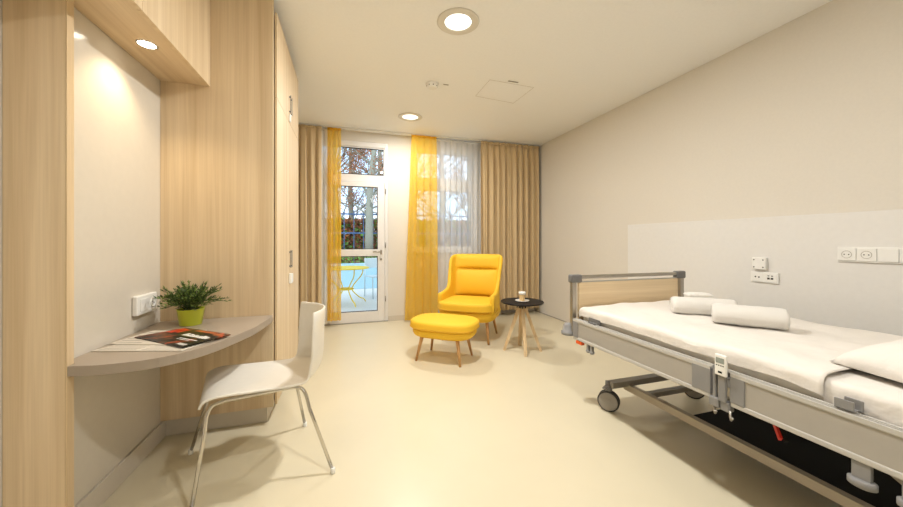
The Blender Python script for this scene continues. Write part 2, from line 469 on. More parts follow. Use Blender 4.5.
# ------------------------------------------------------------------ built-in furniture, left
t = thing('wood_panel', 'narrow full-height pale wood panel beside the desk alcove', 'panel')
B().box((XL2+.002, 1.674, .001), (-1.0405, 1.7105, 2.16), .0008).build('face', 'wood', t)
B().box((-1.04, 1.675, .001), (-1.036, 1.7105, 2.16), .0005).build('edge_band', 'edge', t)

t = thing('wall_cabinet', 'pale wood cabinet hung above the desk with a spotlight underneath', 'cabinet')
B().prism([(XL+.002, 1.713), (XL+.002, 2.443), (-.842, 2.443), (-.842, 1.2), (XL2+.002, 1.2), (XL2+.002, 1.668), (-1.03, 1.668), (-1.03, 1.713)], 2.1655, 2.795).build('carcass', 'wood_x', t)
for a, c in ((1.2, 1.72), (1.723, 2.443)):
    B().box((-.8405, a, 2.163), (-.82, c, 2.79), .001).build('door', 'wood', t)
t = thing('spotlight', 'small round spotlight set into the underside of the wall cabinet', 'spotlight', (-.94, 2.01, 2.165))
B().rings([[Vector((r*math.cos(2*PI*k/32), r*math.sin(2*PI*k/32), z)) for k in range(32)] for r, z in ((.036, -.001), (.036, -.004), (.042, -.004), (.043, -.0005))], cap0=False, cap1=False).build('ring', 'steel', t)
B().lathe([(.036, -.001), (.035, -.003)], n=32).build('lens', 'spotface', t)

t = thing('wardrobe', 'tall pale wood built-in wardrobe reaching the ceiling between desk and curtains', 'wardrobe')
xf = -.468
B().box((XL+.001, 2.445, .113), (xf, 2.47, 2.797), .0008).build('side_panel', 'wood', t)
B().box((XL+.001, 2.471, .112), (xf-.004, 3.47, 2.72)).build('carcass', 'wood', t)
B().box((XL+.001, 2.486, .001), (xf-.043, 3.45, .111)).build('plinth', 'plinth', t)
B().box((XL+.001, 2.471, 2.72), (xf-.03, 3.47, 2.797)).build('top_filler', 'gap', t)
ym = 2.985; xf = -.45
for (a, c, z0, z1) in ((2.476, ym-.0015, .115, 2.152), (ym+.0015, 3.47, .115, 2.152), (2.476, ym-.0015, 2.156, 2.72), (ym+.0015, 3.47, 2.156, 2.72)):
    dd = B().box((xf-.014, a, z0), (xf, c, z1), .001).build('door', 'wood', t)
    hy = ym-.03 if a < 2.6 else ym+.03
    za, zb = (.985, 1.125) if z0 < 1 else (2.225, 2.37)
    q = B(); q.box((xf+.010, hy-.004, za), (xf+.015, hy+.004, zb), .001); q.box((xf+.0003, hy-.003, za+.01), (xf+.0102, hy+.003, za+.018)); q.box((xf+.0003, hy-.003, zb-.018), (xf+.0102, hy+.003, zb-.01))
    q.build('handle', 'beddark', dd)
q = B().box((xf+.0005, ym-.05, .86), (xf+.022, ym-.004, .94), .004); q.box((xf+.0005, ym+.004, .865), (xf+.02, ym+.05, .935), .004)
q.tube([(xf+.012, ym-.01, .90), (xf+.012, ym+.01, .90)], .012)
q.build('child_lock', 'plastic', t)
q = B().lathe([(.012, 0), (.014, .012), (.005, .02)], (xf, ym-.03, 2.205), axis='X'); q.box((xf+.0005, ym-.045, 2.155), (xf+.014, ym-.015, 2.21), .005)
q.build('door_knob', 'plastic', t)

# desk
cur = bez([(-.4685, 2.36, 0), (-.487, 2.2, 0), (-.511, 2.076, 0), (-.61, 1.821, 0), (-.747, 1.684, 0), (-.908, 1.655, 0), (-1.034, 1.674, 0)], 6)
poly = [(-.4685, 2.443)]+[(p.x, p.y) for p in cur]+[(-1.0345, 1.712), (XL+.002, 1.712), (XL+.002, 2.443)]
tag(B().prism(poly[::-1], .676, .716, .0012).build('desk', 'desk'), 'grey curved-front desktop fixed across the alcove corner', 'desk')

# sockets left wall
t = thing('double_socket', 'white double wall socket box above the desk, beside the plant', 'socket', (XL, 2.262, .856))
B().box((.001, -.095, -.052), (.026, .095, .052), .006).build('housing', 'plastic', t)
B().box((.0262, -.075, -.034), (.03, .0, .034), .002).build('cover_flap', 'plastic', t)
B().lathe([(.027, .0262), (.027, .03), (.021, .03), (.02, .0275)], (0, .05, 0), axis='X').build('socket_face', 'plastic', t)
q = B(); q.lathe([(.0035, .0277), (.0035, .0285)], (0, .043, .004), axis='X', n=10); q.lathe([(.0035, .0277), (.0035, .0285)], (0, .057, -.004), axis='X', n=10)
build_each(q, 'contact_hole', 'dot', t)

# sockets right wall
def holes(pts, x, r=.003):
    q = B()
    for y, z in pts: q.lathe([(r, x), (r, x-.0008)], (0, y, z), axis='X', n=8)
    return q
XB = XR-.014
t = thing('wall_socket_strip', 'long white trunking strip with two round sockets and blank covers, above the bed', 'socket', (XB, 1.345, 1.1145))
B().box((-.012, -.44, -.048), (-.0005, 0, .048), .002).build('backplate', 'plastic', t)
for k in range(5):
    yc = -.045-.086*k
    o = B().box((-.0185, yc-.0405, -.039), (-.0125, yc+.0405, .039), .002).build('cover' if k not in (0, 1, 4) else 'socket_insert', 'plastic', t)
    if k in (0, 1, 4):
        B().tube([(-.0187, yc+.0225*math.cos(2*PI*j/28), .0225*math.sin(2*PI*j/28)) for j in range(29)], .0013, 6).build('socket_rim', 'jointline', o)
        build_each(holes([(yc-.010, 0), (yc+.010, 0)], -.0188, .0036), 'contact_hole', 'dot', o)
t = thing('nurse_call_unit', 'small square white connector box with four dark screws, above the low double socket', 'connector', (XB, 1.775, 1.026))
B().box((-.03, -.047, -.047), (-.0005, .047, .047), .008).build('housing', 'plastic', t)
build_each(holes([(-.03, -.028), (.03, -.028), (-.03, .028), (.03, .028)], -.0302, .005), 'screw', 'dot', t)
t = thing('data_socket', 'low white double plate with data and antenna ports on the wall behind the bed', 'socket', (XB, 1.748, .92))
B().box((-.012, -.09, -.04), (-.0005, .09, .04), .002).build('backplate', 'plastic', t)
for sgn in (-1, 1):
    B().box((-.015, sgn*.044-.036, -.032), (-.0125, sgn*.044+.036, .032), .001).build('port_cover', 'plastic', t)
build_each(holes([(.055, .002), (.032, .0)], -.0152, .006), 'antenna_port', 'dot', t)
q = B()
for yy in (-.03, -.052): q.box((-.0162, yy-.008, -.012), (-.0152, yy+.008, .002)); q.box((-.0158, yy-.006, .012), (-.0152, yy+.006, .018))
build_each(q, 'data_port', 'dot', t)

# ------------------------------------------------------------------ curtains
tag(B().box((-1.06, 4.935, H-.016), (XR-.02, 4.962, H-.0005), .002).build('curtain_rail', 'plastic'), 'white curtain track running along the ceiling in front of the window wall', 'curtain rail')
def curtain(name, x0, x1, y, zt, zb, folds, amp, m, label, seed, x0b=None, x1b=None, grp=None, th=.002, sub=0):
    rnd = random.Random(seed); x0b = x0 if x0b is None else x0b; x1b = x1 if x1b is None else x1b
    N = folds*(26 if sub else 14); K = 22
    ph = [rnd.uniform(-.55, .55) for _ in range(folds+2)]; am = [rnd.uniform(.55, 1.25) for _ in range(folds+2)]
    t = thing(name, label, 'curtain', ((x0+x1)/2, y, zb), 0, grp)
    cx = (x0+x1)/2
    def P(i, k):
        u = i/N; v = k/K                       # v 0 top 1 bottom
        fo = u*folds; j = int(min(fo, folds-1)); fr = fo-j
        a = am[j]*(1-fr)+am[j+1]*fr; p = ph[j]*(1-fr)+ph[j+1]*fr
        amp_v = amp*(.35+.65*min(1, v*5))
        X0 = x0+(x0b-x0)*v; X1 = x1+(x1b-x1)*v
        ang = 2*PI*fo+p*min(1, v*3)+.3*math.sin(v*2.6+fo*.9+seed)
        yy = amp_v*a*math.sin(ang)
        if sub: yy += amp_v*sub*math.sin(2.3*ang+seed+1.7*math.sin(fo*1.3))*(.4+.6*v)
        xx = X0+(X1-X0)*u+amp_v*.35*math.cos(ang*1.0+.6)*a*min(u, 1-u)*4
        return Vector((xx-cx, yy, (zt+(zb-zt)*v)-zb))
    b = B()
    vs = [[b.bm.verts.new(P(i, k)) for i in range(N+1)] for k in range(K+1)]
    for k in range(K):
        for i in range(N): b._f([vs[k][i], vs[k][i+1], vs[k+1][i+1], vs[k+1][i]], True)
    o = b.build('drape', m, t)
    if th: solid(o, th)
    b = B()
    hv = [[b.bm.verts.new(P(i, kk)+Vector((0, -.004, dz))) for i in range(N+1)] for kk, dz in ((0, .0), (0, -.035))]
    for i in range(N): b._f([hv[0][i], hv[0][i+1], hv[1][i+1], hv[1][i]], True)
    o2 = b.build('heading_tape', m, t); solid(o2, .0015)
    return t
curtain('curtain', -1.04, -.345, 4.93, 2.775, .05, 7, .034, 'tan', 'heavy tan curtain gathered beside the wardrobe, left of the garden door', 3, sub=.4)
curtain('sheer_curtain', -.40, -.22, 4.985, 2.775, .05, 3, .018, 'bunched', 'white sheer curtain bunched between the tan curtain and yellow voile at the door', 5, th=0)
curtain('sheer_curtain', -.27, -.09, 4.94, 2.775, .09, 3, .022, 'ysheer', 'yellow sheer curtain hanging over the hinge side of the garden door', 8, th=0)
curtain('sheer_curtain', .9, 1.285, 4.915, 2.775, .03, 4, .02, 'ysheer', 'yellow sheer curtain hanging over the edge of the window', 13, .80, 1.31, th=0)
curtain('sheer_curtain', 1.16, 2.08, 4.985, 2.775, .03, 10, .012, 'wsheer', 'white sheer curtain drawn across the window behind the armchair', 15, th=0)
curtain('curtain', 2.0, 3.04, 4.9, 2.775, .09, 10, .036, 'tan', 'heavy tan curtain hanging in the corner behind the side table', 21, sub=.42)

# ------------------------------------------------------------------ armchair (front = -Y local)
def armchair(loc, rz):
    t = thing('armchair', 'yellow upholstered wing armchair with wooden legs by the window', 'armchair', loc, rz)
    out = se(.70, .60, 3.6, 56)
    B().slab(se(.715, .64, 3.6, 56, 0, -.02), .245, .375, .04, 0, rb=.085).build('seat_base', 'yellow', t)
    b = B(); b.slab(se(.70, .61, 4.0, 56, 0, -.06), .372, .478, .034, .012, rb=.02)
    c = b.build('seat_cushion', 'yellow', t)
    B().tube([(x, y, .39) for x, y in se(.702, .612, 4.0, 56, 0, -.06)]+[(.351, -.06, .39)], .0045, 6).build('piping', 'yseam', c)
    # wing shell: swept U in plan, height varies
    half = bez([(0, .325, 0), (.13, .32, 0), (.235, .295, 0), (.30, .215, 0), (.318, .08, 0), (.322, -.08, 0), (.322, -.245, 0)], 10)
    ln = [0]
    for a_, c_ in zip(half, half[1:]): ln.append(ln[-1]+(c_-a_).length)
    def plan(u):
        a = abs(u)*ln[-1]; k = 0
        while k < len(ln)-2 and ln[k+1] < a: k += 1
        p = half[k].lerp(half[k+1], (a-ln[k])/(ln[k+1]-ln[k]))
        return Vector((math.copysign(p.x, u), p.y, 0))
    HP = [(-.24, .572), (-.1, .578), (0, .595), (.055, .63), (.095, .70), (.13, .82), (.165, .94), (.205, 1.0), (.25, 1.02), (.33, 1.022)]
    def hgt(u):
        y = plan(u).y
        for (ya_, ha), (yb_, hb) in zip(HP, HP[1:]):
            if y <= yb_:
                k = max(0, (y-ya_)/(yb_-ya_)); return ha+(hb-ha)*k
        return HP[-1][1]+.0
    b = B(); NU = 72; rs = []
    for i in range(NU+1):
        u = -1+2*i/NU
        p = plan(u); q = plan(min(1, u+.01))-plan(max(-1, u-.01)); q.normalize()
        nrm = Vector((q.y, -q.x, 0))
        if nrm.dot(Vector((p.x, p.y-.02, 0))) < 0: nrm = -nrm
        h_ = hgt(u); a = abs(u)
        th = .045+.010*max(0, min(1, (a-.5)/.3))
        backw = max(0, 1-a/.75)
        ring = []
        zs = [.29, .38, .5, .62, .74, .86, .95, 1.0]
        K = 9
        for k in range(K+1):           # outer up
            v = k/K; z = .29+(h_-.03-.29)*v
            lean = .10*backw*max(0, (z-.35)/.65)+.0*(1-backw)
            flare = .04*max(0, (z-.62)/.4)-.02*math.exp(-((z-.66)/.13)**2)*max(0, 1-backw)*(1 if h_ > .8 else 0)
            inn = -.06*max(0, (.38-z)/.1)
            ring.append(p+nrm*(th/2+flare+inn)+Vector((0, lean, z)))
        for k in range(1, 6):          # rounded rim
            g = PI*k/6; z = h_-.03
            lean = .10*backw*max(0, (z-.35)/.65); flare = .04*max(0, (z-.62)/.4)
            ring.append(p+nrm*(th/2*math.cos(g)+flare)+Vector((0, lean, z+.03*math.sin(g))))
        for k in range(K, -1, -1):
            v = k/K; z = .29+(h_-.03-.29)*v
            lean = .10*backw*max(0, (z-.35)/.65); flare = .04*max(0, (z-.62)/.4)
            ring.append(p+nrm*(-th/2+flare)+Vector((0, lean, z)))
        rs.append(ring)
    # round the arm fronts
    def shrink(r, k, off):
        c = sum(r, Vector())/len(r); return [c+(x-c)*k+Vector((0, off, 0)) for x in r]
    rs = [shrink(rs[0], .55, -.018), shrink(rs[0], .88, -.012)]+rs+[shrink(rs[-1], .88, -.012), shrink(rs[-1], .55, -.018)]
    b.rings(rs)
    b.build('wing_shell', 'yellow', t)
    # back pads
    def pad(z0, z1, w0, w1, yb, thick, puff, name):
        b = B(); NX, NZ = 22, 14; fr = []; 
        for k in range(NZ+1):
            v = k/NZ; z = z0+(z1-z0)*v; row = []
            for i in range(NX+1):
                u = -1+2*i/NX; w = w0+(w1-w0)*v
                edge = (1-abs(u)**4)*(1-abs(2*v-1)**6)
                yy = yb+.10*max(0, (z-.35)/.65)-.03*0+(-thick*edge-puff*(1-u*u)*math.sin(PI*v))-.11*abs(u)**5.
                if name == 'back_cushion':
                    dv = 1-v; yy += .007*math.sin((u*math.cos(.9*u)+dv*.9*math.copysign(1, u))*34)*math.exp(-dv*7)*abs(u)**.3
                else: yy += .0022*math.sin(u*44)*math.exp(-v*6)
                row.append(Vector((u*w/2, yy, z)))
            fr.append(row)
        vs = [[b.bm.verts.new(p) for p in r] for r in fr]; bk = [[b.bm.verts.new((p.x, yb+.10*max(0, (p.z-.35)/.65)+.02-.11*abs(p.x/(w0/2))**5*.9, p.z)) for p in r] for r in fr]
        for k in range(NZ):
            for i in range(NX):
                b._f([vs[k][i], vs[k][i+1], vs[k+1][i+1], vs[k+1][i]], True); b._f([bk[k][i+1], bk[k][i], bk[k+1][i], bk[k+1][i+1]], True)
        for k in range(NZ):
            b._f([vs[k][0], vs[k+1][0], bk[k+1][0], bk[k][0]], True); b._f([vs[k][NX], bk[k][NX], bk[k+1][NX], vs[k+1][NX]], True)
        for i in range(NX):
            b._f([vs[0][i], bk[0][i], bk[0][i+1], vs[0][i+1]], True); b._f([vs[NZ][i], vs[NZ][i+1], bk[NZ][i+1], bk[NZ][i]], True)
        return b.build(name, 'yellow', t)
    pad(.46, .835, .62, .635, .285, .05, .045, 'back_cushion')
    pad(.826, 1.012, .635, .66, .285, .052, .012, 'headrest')
    for sx in (-1, 1):
        B().tube([(sx*.25, -.2, .27), (sx*.285, -.26, 0)], [.021, .012], 14).build('leg', 'leg', t)
        B().tube([(sx*.24, .17, .27), (sx*.28, .25, 0)], [.021, .012], 14).build('leg', 'leg', t)
    return t
armchair((1.475, 3.945, 0), R(-36))

def ottoman(loc, rz):
    t = thing('ottoman', 'yellow upholstered oval footstool with wooden legs in front of the armchair', 'footstool', loc, rz)
    B().slab(se(.65, .45, 2.9, 56), .238, .322, .02, 0, rb=.055).build('base', 'yellow', t)
    c = B().slab(se(.70, .49, 2.9, 56), .320, .406, .032, .018, rb=.022).build('seat_cushion', 'yellow', t)
    B().tube([(x, y, .338) for x, y in se(.702, .492, 2.9, 56)]+[(.351, 0, .338)], .004, 6).build('piping', 'yseam', c)
    for sx in (-1, 1):
        for sy in (-1, 1):
            B().tube([(sx*.185, sy*.135, .262), (sx*.235, sy*.18, 0)], [.02, .0115], 14).build('leg', 'leg', t)
    return t
ottoman((.95, 3.305, 0), R(-38.5))

# ------------------------------------------------------------------ side table with cup
t = thing('side_table', 'small round black-topped side table with splayed pale wooden legs', 'table', (1.825, 3.28, 0))
B().lathe([(.20, .520), (.228, .527), (.232, .537), (.228, .543)], n=56).build('tabletop', 'black', t)
B().box((-.042, -.042, .466), (.042, .042, .52), .004, rot=Matrix.Rotation(R(20), 3, 'Z')).build('hub', 'black', t)
for px_, py_ in ((-.06, -.185), (.065, .17), (-.182, .07), (.185, -.08)):
    B().bar((px_*.12, py_*.12, .50), (px_, py_, 0), .036, .034, w2=.03, h2=.028).build('leg', 'legpale', t)
tag(B().lathe([(.03, .0), (.05, .003), (.078, .011), (.076, .013), (.05, .006), (.0, .004)], (1.815, 3.26, .5435), 36).build('saucer', 'china'), 'round white saucer on the black side table', 'saucer')
t = thing('coffee_cup', 'small layered milky coffee glass on the saucer', 'cup', (1.815, 3.26, .5485))
B().lathe([(.024, .001), (.029, .01), (.033, .07)], n=28, cap1=False).build('glass', 'latte', t)
B().lathe([(.033, .0705), (.040, .074), (.041, .092), (.037, .1), (.02, .104)], n=28).build('foam', 'china', t)

# ------------------------------------------------------------------ desk chair (front = -Y local)
def desk_chair():
    ctr = Vector((-.472, 2.062, 0)); fwd = Vector((-.965, -.262, 0)).normalized()
    rz = math.atan2(fwd.x, -fwd.y)          # local -Y -> fwd
    t = thing('desk_chair', 'white moulded shell chair on chrome tube legs at the desk', 'chair', ctr, -0)
    t.rotation_euler = (0, 0, math.atan2(-fwd.x, fwd.y)+PI)
    prof = bez([(0, -.24, .418), (0, -.222, .444), (0, -.16, .457), (0, -.02, .447), (0, .14, .437), (0, .245, .444), (0, .312, .480), (0, .334, .56), (0, .338, .68), (0, .346, .808)], 5)
    N = len(prof)-1; NU = 20
    b = B(); rows = []
    for i, p in enumerate(prof):
        v = i/N
        if v < .45: hw = .215+.008*math.sin(min(1, v/.3)*PI/2)
        else: hw = .223-.012*math.sin((v-.45)/.25*PI/2) if v < .70 else .211+.012*math.sin((v-.7)/.3*PI/2)
        rnd = 1
        if v > .9: rnd = math.sqrt(max(.0, 1-((v-.9)/.1)**2*.2))
        if v < .05: rnd = .975+.025*(v/.05)
        hw *= rnd
        row = []
        for k in range(NU+1):
            u = -1+2*k/NU
            back = max(0, min(1, (v-.40)/.34)); back = back*back*(3-2*back)
            dy = -back*.095*abs(u)**2.; dz = (1-back)*(.012*abs(u)**3-.004*0)
            if v < .12: dz -= (.12-v)*.05*abs(u)**2
            row.append(Vector((u*hw, p.y+dy, p.z+dz+.006)))
        rows.append(row)
    vs = [[b.bm.verts.new(q) for q in r] for r in rows]
    for i in range(N):
        for k in range(NU): b._f([vs[i][k], vs[i][k+1], vs[i+1][k+1], vs[i+1][k]], True)
    o = b.build('seat_shell', 'shell', t); solid(o, .011)
    m = o.modifiers.new('b', 'BEVEL'); m.width = .003; m.segments = 2; m.limit_method = 'ANGLE'
    inv = t.matrix_basis.inverted()
    feet = {'n': ((-.074, 1.837), (-.655, 1.735)), 'f': ((-.266, 2.355), (-.845, 2.237))}
    for key, (rear, front) in feet.items():
        ra = inv @ Vector((*rear, 0)); fa = inv @ Vector((*front, 0))
        sx = 1 if ra.x > 0 else -1
        xi = sx*.175
        pts = [ra+Vector((0, 0, .012)), ra*.12+Vector((xi*.88, .20*.88, 0))+Vector((0, 0, .365)), Vector((xi, .19, .418)), Vector((xi, .14, .43)),
               Vector((xi, -.14, .434)), Vector((xi, -.19, .422)), fa*.12+Vector((xi*.88, -.205*.88, .365)), fa+Vector((0, 0, .012))]
        q = B()
        # straight legs with rounded bends
        path = [pts[0]]+bez([pts[0]*.15+pts[1]*.85, pts[1]+Vector((0, 0, .02)), pts[2], pts[3]], 6)+bez([pts[4], pts[5], pts[6]+Vector((0, 0, .02)), pts[6]*.85+pts[7]*.15], 6)+[pts[7]]
        q.tube(path, .0085, 12)
        lg = q.build('leg_frame', 'chrome', t)
        for f_ in (ra, fa):
            B().lathe([(.012, 0), (.013, .004), (.012, .025), (.009, .028)], (f_.x, f_.y, 0), 14).build('foot_cap', 'plastic', lg)
    q = B(); q.tube([(-.175, .04, .427), (.175, .04, .427)], .007); q.tube([(-.175, -.06, .43), (.175, -.06, .43)], .007)
    build_each(q, 'cross_tube', 'chrome', t)
desk_chair()

# ------------------------------------------------------------------ things on the desk
def plant():
    t = thing('potted_plant', 'small green leafy plant in a lime pot on the desk', 'plant', (-.868, 2.30, .7165))
    B().lathe([(.05, 0), (.053, .003), (.066, .092), (.068, .094), (.065, .094), (.062, .086)], n=40, cap1=False).build('pot', 'lime', t)
    B().lathe([(.062, .08), (.04, .085), (.001, .087)], n=30).build('soil', 'soil', t)
    rnd = random.Random(4)
    st = B(); lf = B()
    for i in range(85):
        a = rnd.uniform(0, 2*PI); el = rnd.uniform(.12, 1.35); L = rnd.uniform(.10, .19)*(1.05-.25*math.sin(el))
        d = Vector((math.cos(a)*math.cos(el), math.sin(a)*math.cos(el), math.sin(el)))
        st0 = Vector((math.cos(a)*.03*rnd.random(), math.sin(a)*.03*rnd.random(), .088))
        p1 = st0+d*L*.5+Vector((0, 0, .02)); p2 = st0+d*L+Vector((0, 0, -.012*math.cos(el)+.01))
        for p in (p1, p2):
            p.y = min(p.y, .132); p.x = max(p.x, -.155)
        pts = bez([st0, p1, p2], 4)
        st.tube(pts, [.0014]*(len(pts)-1)+[.0005], 4)
        for j, p in enumerate(pts[2:]):
            for s_ in range(4):
                dd = (d+Vector((rnd.uniform(-1, 1), rnd.uniform(-1, 1), rnd.uniform(-.5, .8)))*.75).normalized()
                ll = rnd.uniform(.016, .034); w_ = .0035
                side = dd.cross(Vector((rnd.uniform(-1, 1), rnd.uniform(-1, 1), 1))).normalized()
                a0, a1, a2, a3 = p, p+dd*ll*.45+side*w_, p+dd*ll+Vector((0, 0, -.003)), p+dd*ll*.45-side*w_
                if max(q_.y for q_ in (a1, a2, a3)) > .138 or min(q_.x for q_ in (a1, a2, a3)) < -.175: continue
                lf.mi = rnd.randint(0, 1); lf._f([lf.bm.verts.new(q_) for q_ in (a0, a1, a2, a3)])
    st.build('stem', 'leafB', t); lf.build('foliage', ['leafA', 'leafB'], t)
plant()

def quad_print(b, c0, c1, c2, c3, u0, u1, v0, v1, z, th=.0003):
    def P(u, v): return tuple((c0[i]*(1-u)+c1[i]*u)*(1-v)+(c3[i]*(1-u)+c2[i]*u)*v for i in (0, 1))
    poly = [P(u0, v0), P(u1, v0), P(u1, v1), P(u0, v1)]
    b.prism(poly, z, z+th)
def sheet_thing(name, label, cat, cs, z, th, m):
    cx = sum(c[0] for c in cs)/4; cy = sum(c[1] for c in cs)/4
    t = thing(name, label, cat, (cx, cy, z)); cs = [(c[0]-cx, c[1]-cy) for c in cs]
    B().prism(cs, 0, th).build('pages', m, t)
    return t, cs
z = .7164
t, cs = sheet_thing('newspaper', 'folded newspaper lying lowest under the magazine on the desk', 'newspaper', [(-1.072, 1.862), (-.695, 1.752), (-.62, 1.90), (-.97, 2.04)], z, .004, 'paper')
q = B()
for k in range(9):
    quad_print(q, *cs, .04, .46, .06+k*.1, .09+k*.1, .0041); quad_print(q, *cs, .52, .96, .06+k*.1, .09+k*.1, .0041)
q.build('print', 'ink', t)
t, cs = sheet_thing('newspaper', 'second newspaper sheet turned at an angle between the lower paper and magazine', 'newspaper', [(-1.06, 1.955), (-.80, 1.86), (-.72, 2.10), (-.99, 2.17)], z+.0046, .003, 'paper')
q = B()
for k in range(7): quad_print(q, *cs, .05, .5, .08+k*.12, .12+k*.12, .0031)
q.build('print', 'ink', t)
t, cs = sheet_thing('magazine', 'glossy black magazine with red and orange cover picture, topmost of the papers on the desk', 'magazine', [(-1.0, 2.03), (-.70, 1.775), (-.565, 1.945), (-.84, 2.165)], z+.008, .005, 'cover')
q = B(); quad_print(q, *cs, .02, .16, .55, .93, .0052); quad_print(q, *cs, .14, .24, .62, .86, .0052); build_each(q, 'cover_picture', 'magred', t)
q = B(); quad_print(q, *cs, .34, .78, .86, .97, .0052); quad_print(q, *cs, .80, .93, .80, .92, .0052); build_each(q, 'cover_band', 'magorange', t)
q = B()
rnd = random.Random(2)
u = .42
while u < .92:
    w_ = rnd.uniform(.02, .05); h_ = rnd.uniform(.10, .17); quad_print(q, *cs, u, u+w_, .52, .52+h_, .0053); u += w_+.012
u = .80
for k in range(4): quad_print(q, *cs, u+k*.04, u+k*.04+.026, .06, .15, .0053)
quad_print(q, *cs, .55, .9, .36, .385, .0053); quad_print(q, *cs, .55, .8, .3, .32, .0053)
q.build('cover_lettering', 'white', t)

# ------------------------------------------------------------------ hospital bed
def bed():
    t = thing('hospital_bed', 'adjustable hospital bed with grey side rails and white sheet', 'bed', (2.12, 1.05, 0))
    O = Vector((2.12, 1.05, 0))
    def bb(): return B()
    def fin(b, name, m, par=t, each=False):
        bmesh.ops.translate(b.bm, vec=-O, verts=b.bm.verts)
        return build_each(b, name, m, par) if each else b.build(name, m, par)
    X0, X1, Y0, Y1 = 1.57, 2.67, .0, 2.1
    for ye, nm in ((Y1, 'footboard'), (Y0, 'headboard')):
        p = fin(bb().box((X0+.065, ye-.009, .50), (X1-.065, ye+.009, .895), .004), nm, 'bedwood')
        b = bb()
        for x in (X0+.022, X1-.022):
            b.box((x-.019, ye-.016, .53), (x+.019, ye+.016, .93), .006)
        fin(b, 'post', 'steel', p, each=True)
        fin(bb().box((X0+.05, ye-.014, .918), (X1-.05, ye+.014, .945), .008), 'top_rail', 'steel', p)
        for x0, x1 in ((X0-.008, X0+.085), (X1-.085, X1+.008)):
            b = bb(); b.box((x0, ye-.024, .892), (x1, ye+.024, .952), .01); fin(b, 'corner_cap', 'beddark', p)
        fin(bb().box((X0+.065, ye-.012, .893), (X1-.065, ye+.012, .9), .002), 'edge_strip', 'bedsilver', p)
    # corner bumpers
    for x in (X0-.0, X1+.0):
        for y in (Y1+.03, Y0-.03):
            b = bb(); b.lathe([(.03, .50), (.048, .505), (.05, .528), (.04, .532), (.034, .575), (.022, .59)], (x, y, 0), 24); fin(b, 'bumper', 'bedgrey')
    # deck frame
    b = bb()
    for x in (X0+.05, X1-.09): b.box((x, Y0+.03, .545), (x+.04, Y1-.03, .585), .004)
    for y in (Y0+.06, .7, 1.35, Y1-.1): b.box((X0+.09, y, .545), (X1-.09, y+.04, .58))
    fin(b, 'deck_frame', 'bedsilver')
    fin(bb().box((X0+.07, Y0+.05, .586), (X1-.07, Y1-.05, .602), .003), 'deck_panel', 'beddark')
    # mattress and bedding
    def rr(x0, x1, y0, y1, r, n=8):
        o = []
        for cx, cy, a0 in ((x1-r, y1-r, 0), (x0+r, y1-r, 90), (x0+r, y0+r, 180), (x1-r, y0+r, 270)):
            for k in range(n+1): a = R(a0+90*k/n); o.append((cx+r*math.cos(a), cy+r*math.sin(a)))
        return o
    # side rails
    def rail(ya, yb, x, sgn):
        # x outer face, sgn +1: body extends to +X
        th = .028; z0, z1 = .488, .634
        r_ = fin(bb().box((x+.004*sgn, ya+.06, z0+.012), (x+(th-.004)*sgn, yb-.02, z1-.018), .003), 'side_rail', 'bedpanel')
        b = bb(); b.box((x, ya, z0), (x+th*sgn, yb, z0+.022), .005); fin(b, 'lower_lip', 'bedlip', r_)
        b = bb()
        b.box((x-.001*sgn, ya, z1-.018), (x+.007*sgn, yb, z1), .002); b.box((x+.011*sgn, ya, z1-.018), (x+.015*sgn, yb, z1+.001), .001); b.box((x+.020*sgn, ya, z1-.018), (x+th*sgn, yb, z1+.003), .002); b.box((x+.001*sgn, ya, z1-.02), (x+.027*sgn, yb, z1-.009))
        fin(b, 'upper_profile', 'bedlip', r_)
        for a, c in ((ya-.002, ya+.085), (yb-.055, yb+.002)):
            fin(bb().box((x-.002*sgn, a, z0+.018), (x+(th+.001)*sgn, c, z1-.014), .004), 'end_cap', 'bedgrey', r_)
        return r_
    for x, sg in ((X0, 1), (X1, -1)):
        r1 = rail(1.105, 2.075, x, sg); rail(.03, 1.022, x, sg)
        b = bb()
        for y in (.4, 1.6): b.box((x+.03*sg, y, .54), (x+.055*sg, y+.05, .59))
        fin(b, 'rail_bracket', 'bedgrey', each=True)
    # latch slots at the gap between the two rails
    x = X0
    b = bb(); b.box((x-.004, 1.078, .47), (x+.012, 1.092, .63), .003); b.box((x-.012, 1.062, .462), (x+.03, 1.104, .505), .006); b.box((x-.006, 1.022, .458), (x+.03, 1.06, .50), .006)
    fin(b, 'rail_guide', 'bedgrey')
    b = bb()
    for y in (1.085, 1.02): b.tube([(x, y, .47), (x-.002, y, .445), (x-.012, y-.01, .437), (x-.018, y-.018, .45)], .005, 8)
    fin(b, 'hook', 'steel', each=True)
    fin(bb().box((x-.0135, 1.0325, .497), (x+.004, 1.063, .612), .005), 'handset_holder', 'bedgrey')
    # clamps along the mattress
    b = bb()
    b.box((X0+.0335, 1.84, .635), (X0+.039, 1.95, .668), .002); b.box((X0+.012, 1.86, .6375), (X0+.034, 1.93, .643), .001)
    fin(b, 'mattress_clamp', 'beddark')
    b = bb(); b.box((X0+.006, .655, .638), (X0+.012, .703, .672), .002); b.box((X0+.033, .645, .638), (X0+.039, .69, .676), .002); b.box((X0+.006, .655, .638), (X0+.039, .698, .643), .001)
    fin(b, 'mattress_clamp', 'bedgrey')
    b = bb(); b.box((X0+.0335, .05, .618), (X0+.0405, 2.05, .634), .003); fin(b, 'deck_edge_bar', 'bedlip')
    # fittings under the near rail
    b = bb()
    for y in (1.93, 1.895):
        b.box((X0+.008, y-.009, .445), (X0+.026, y+.009, .487)); b.lathe([(.012, .43), (.016, .436), (.016, .446), (.01, .45)], (X0+.017, y, 0), 16)
    fin(b, 'accessory_peg', 'bedgrey')
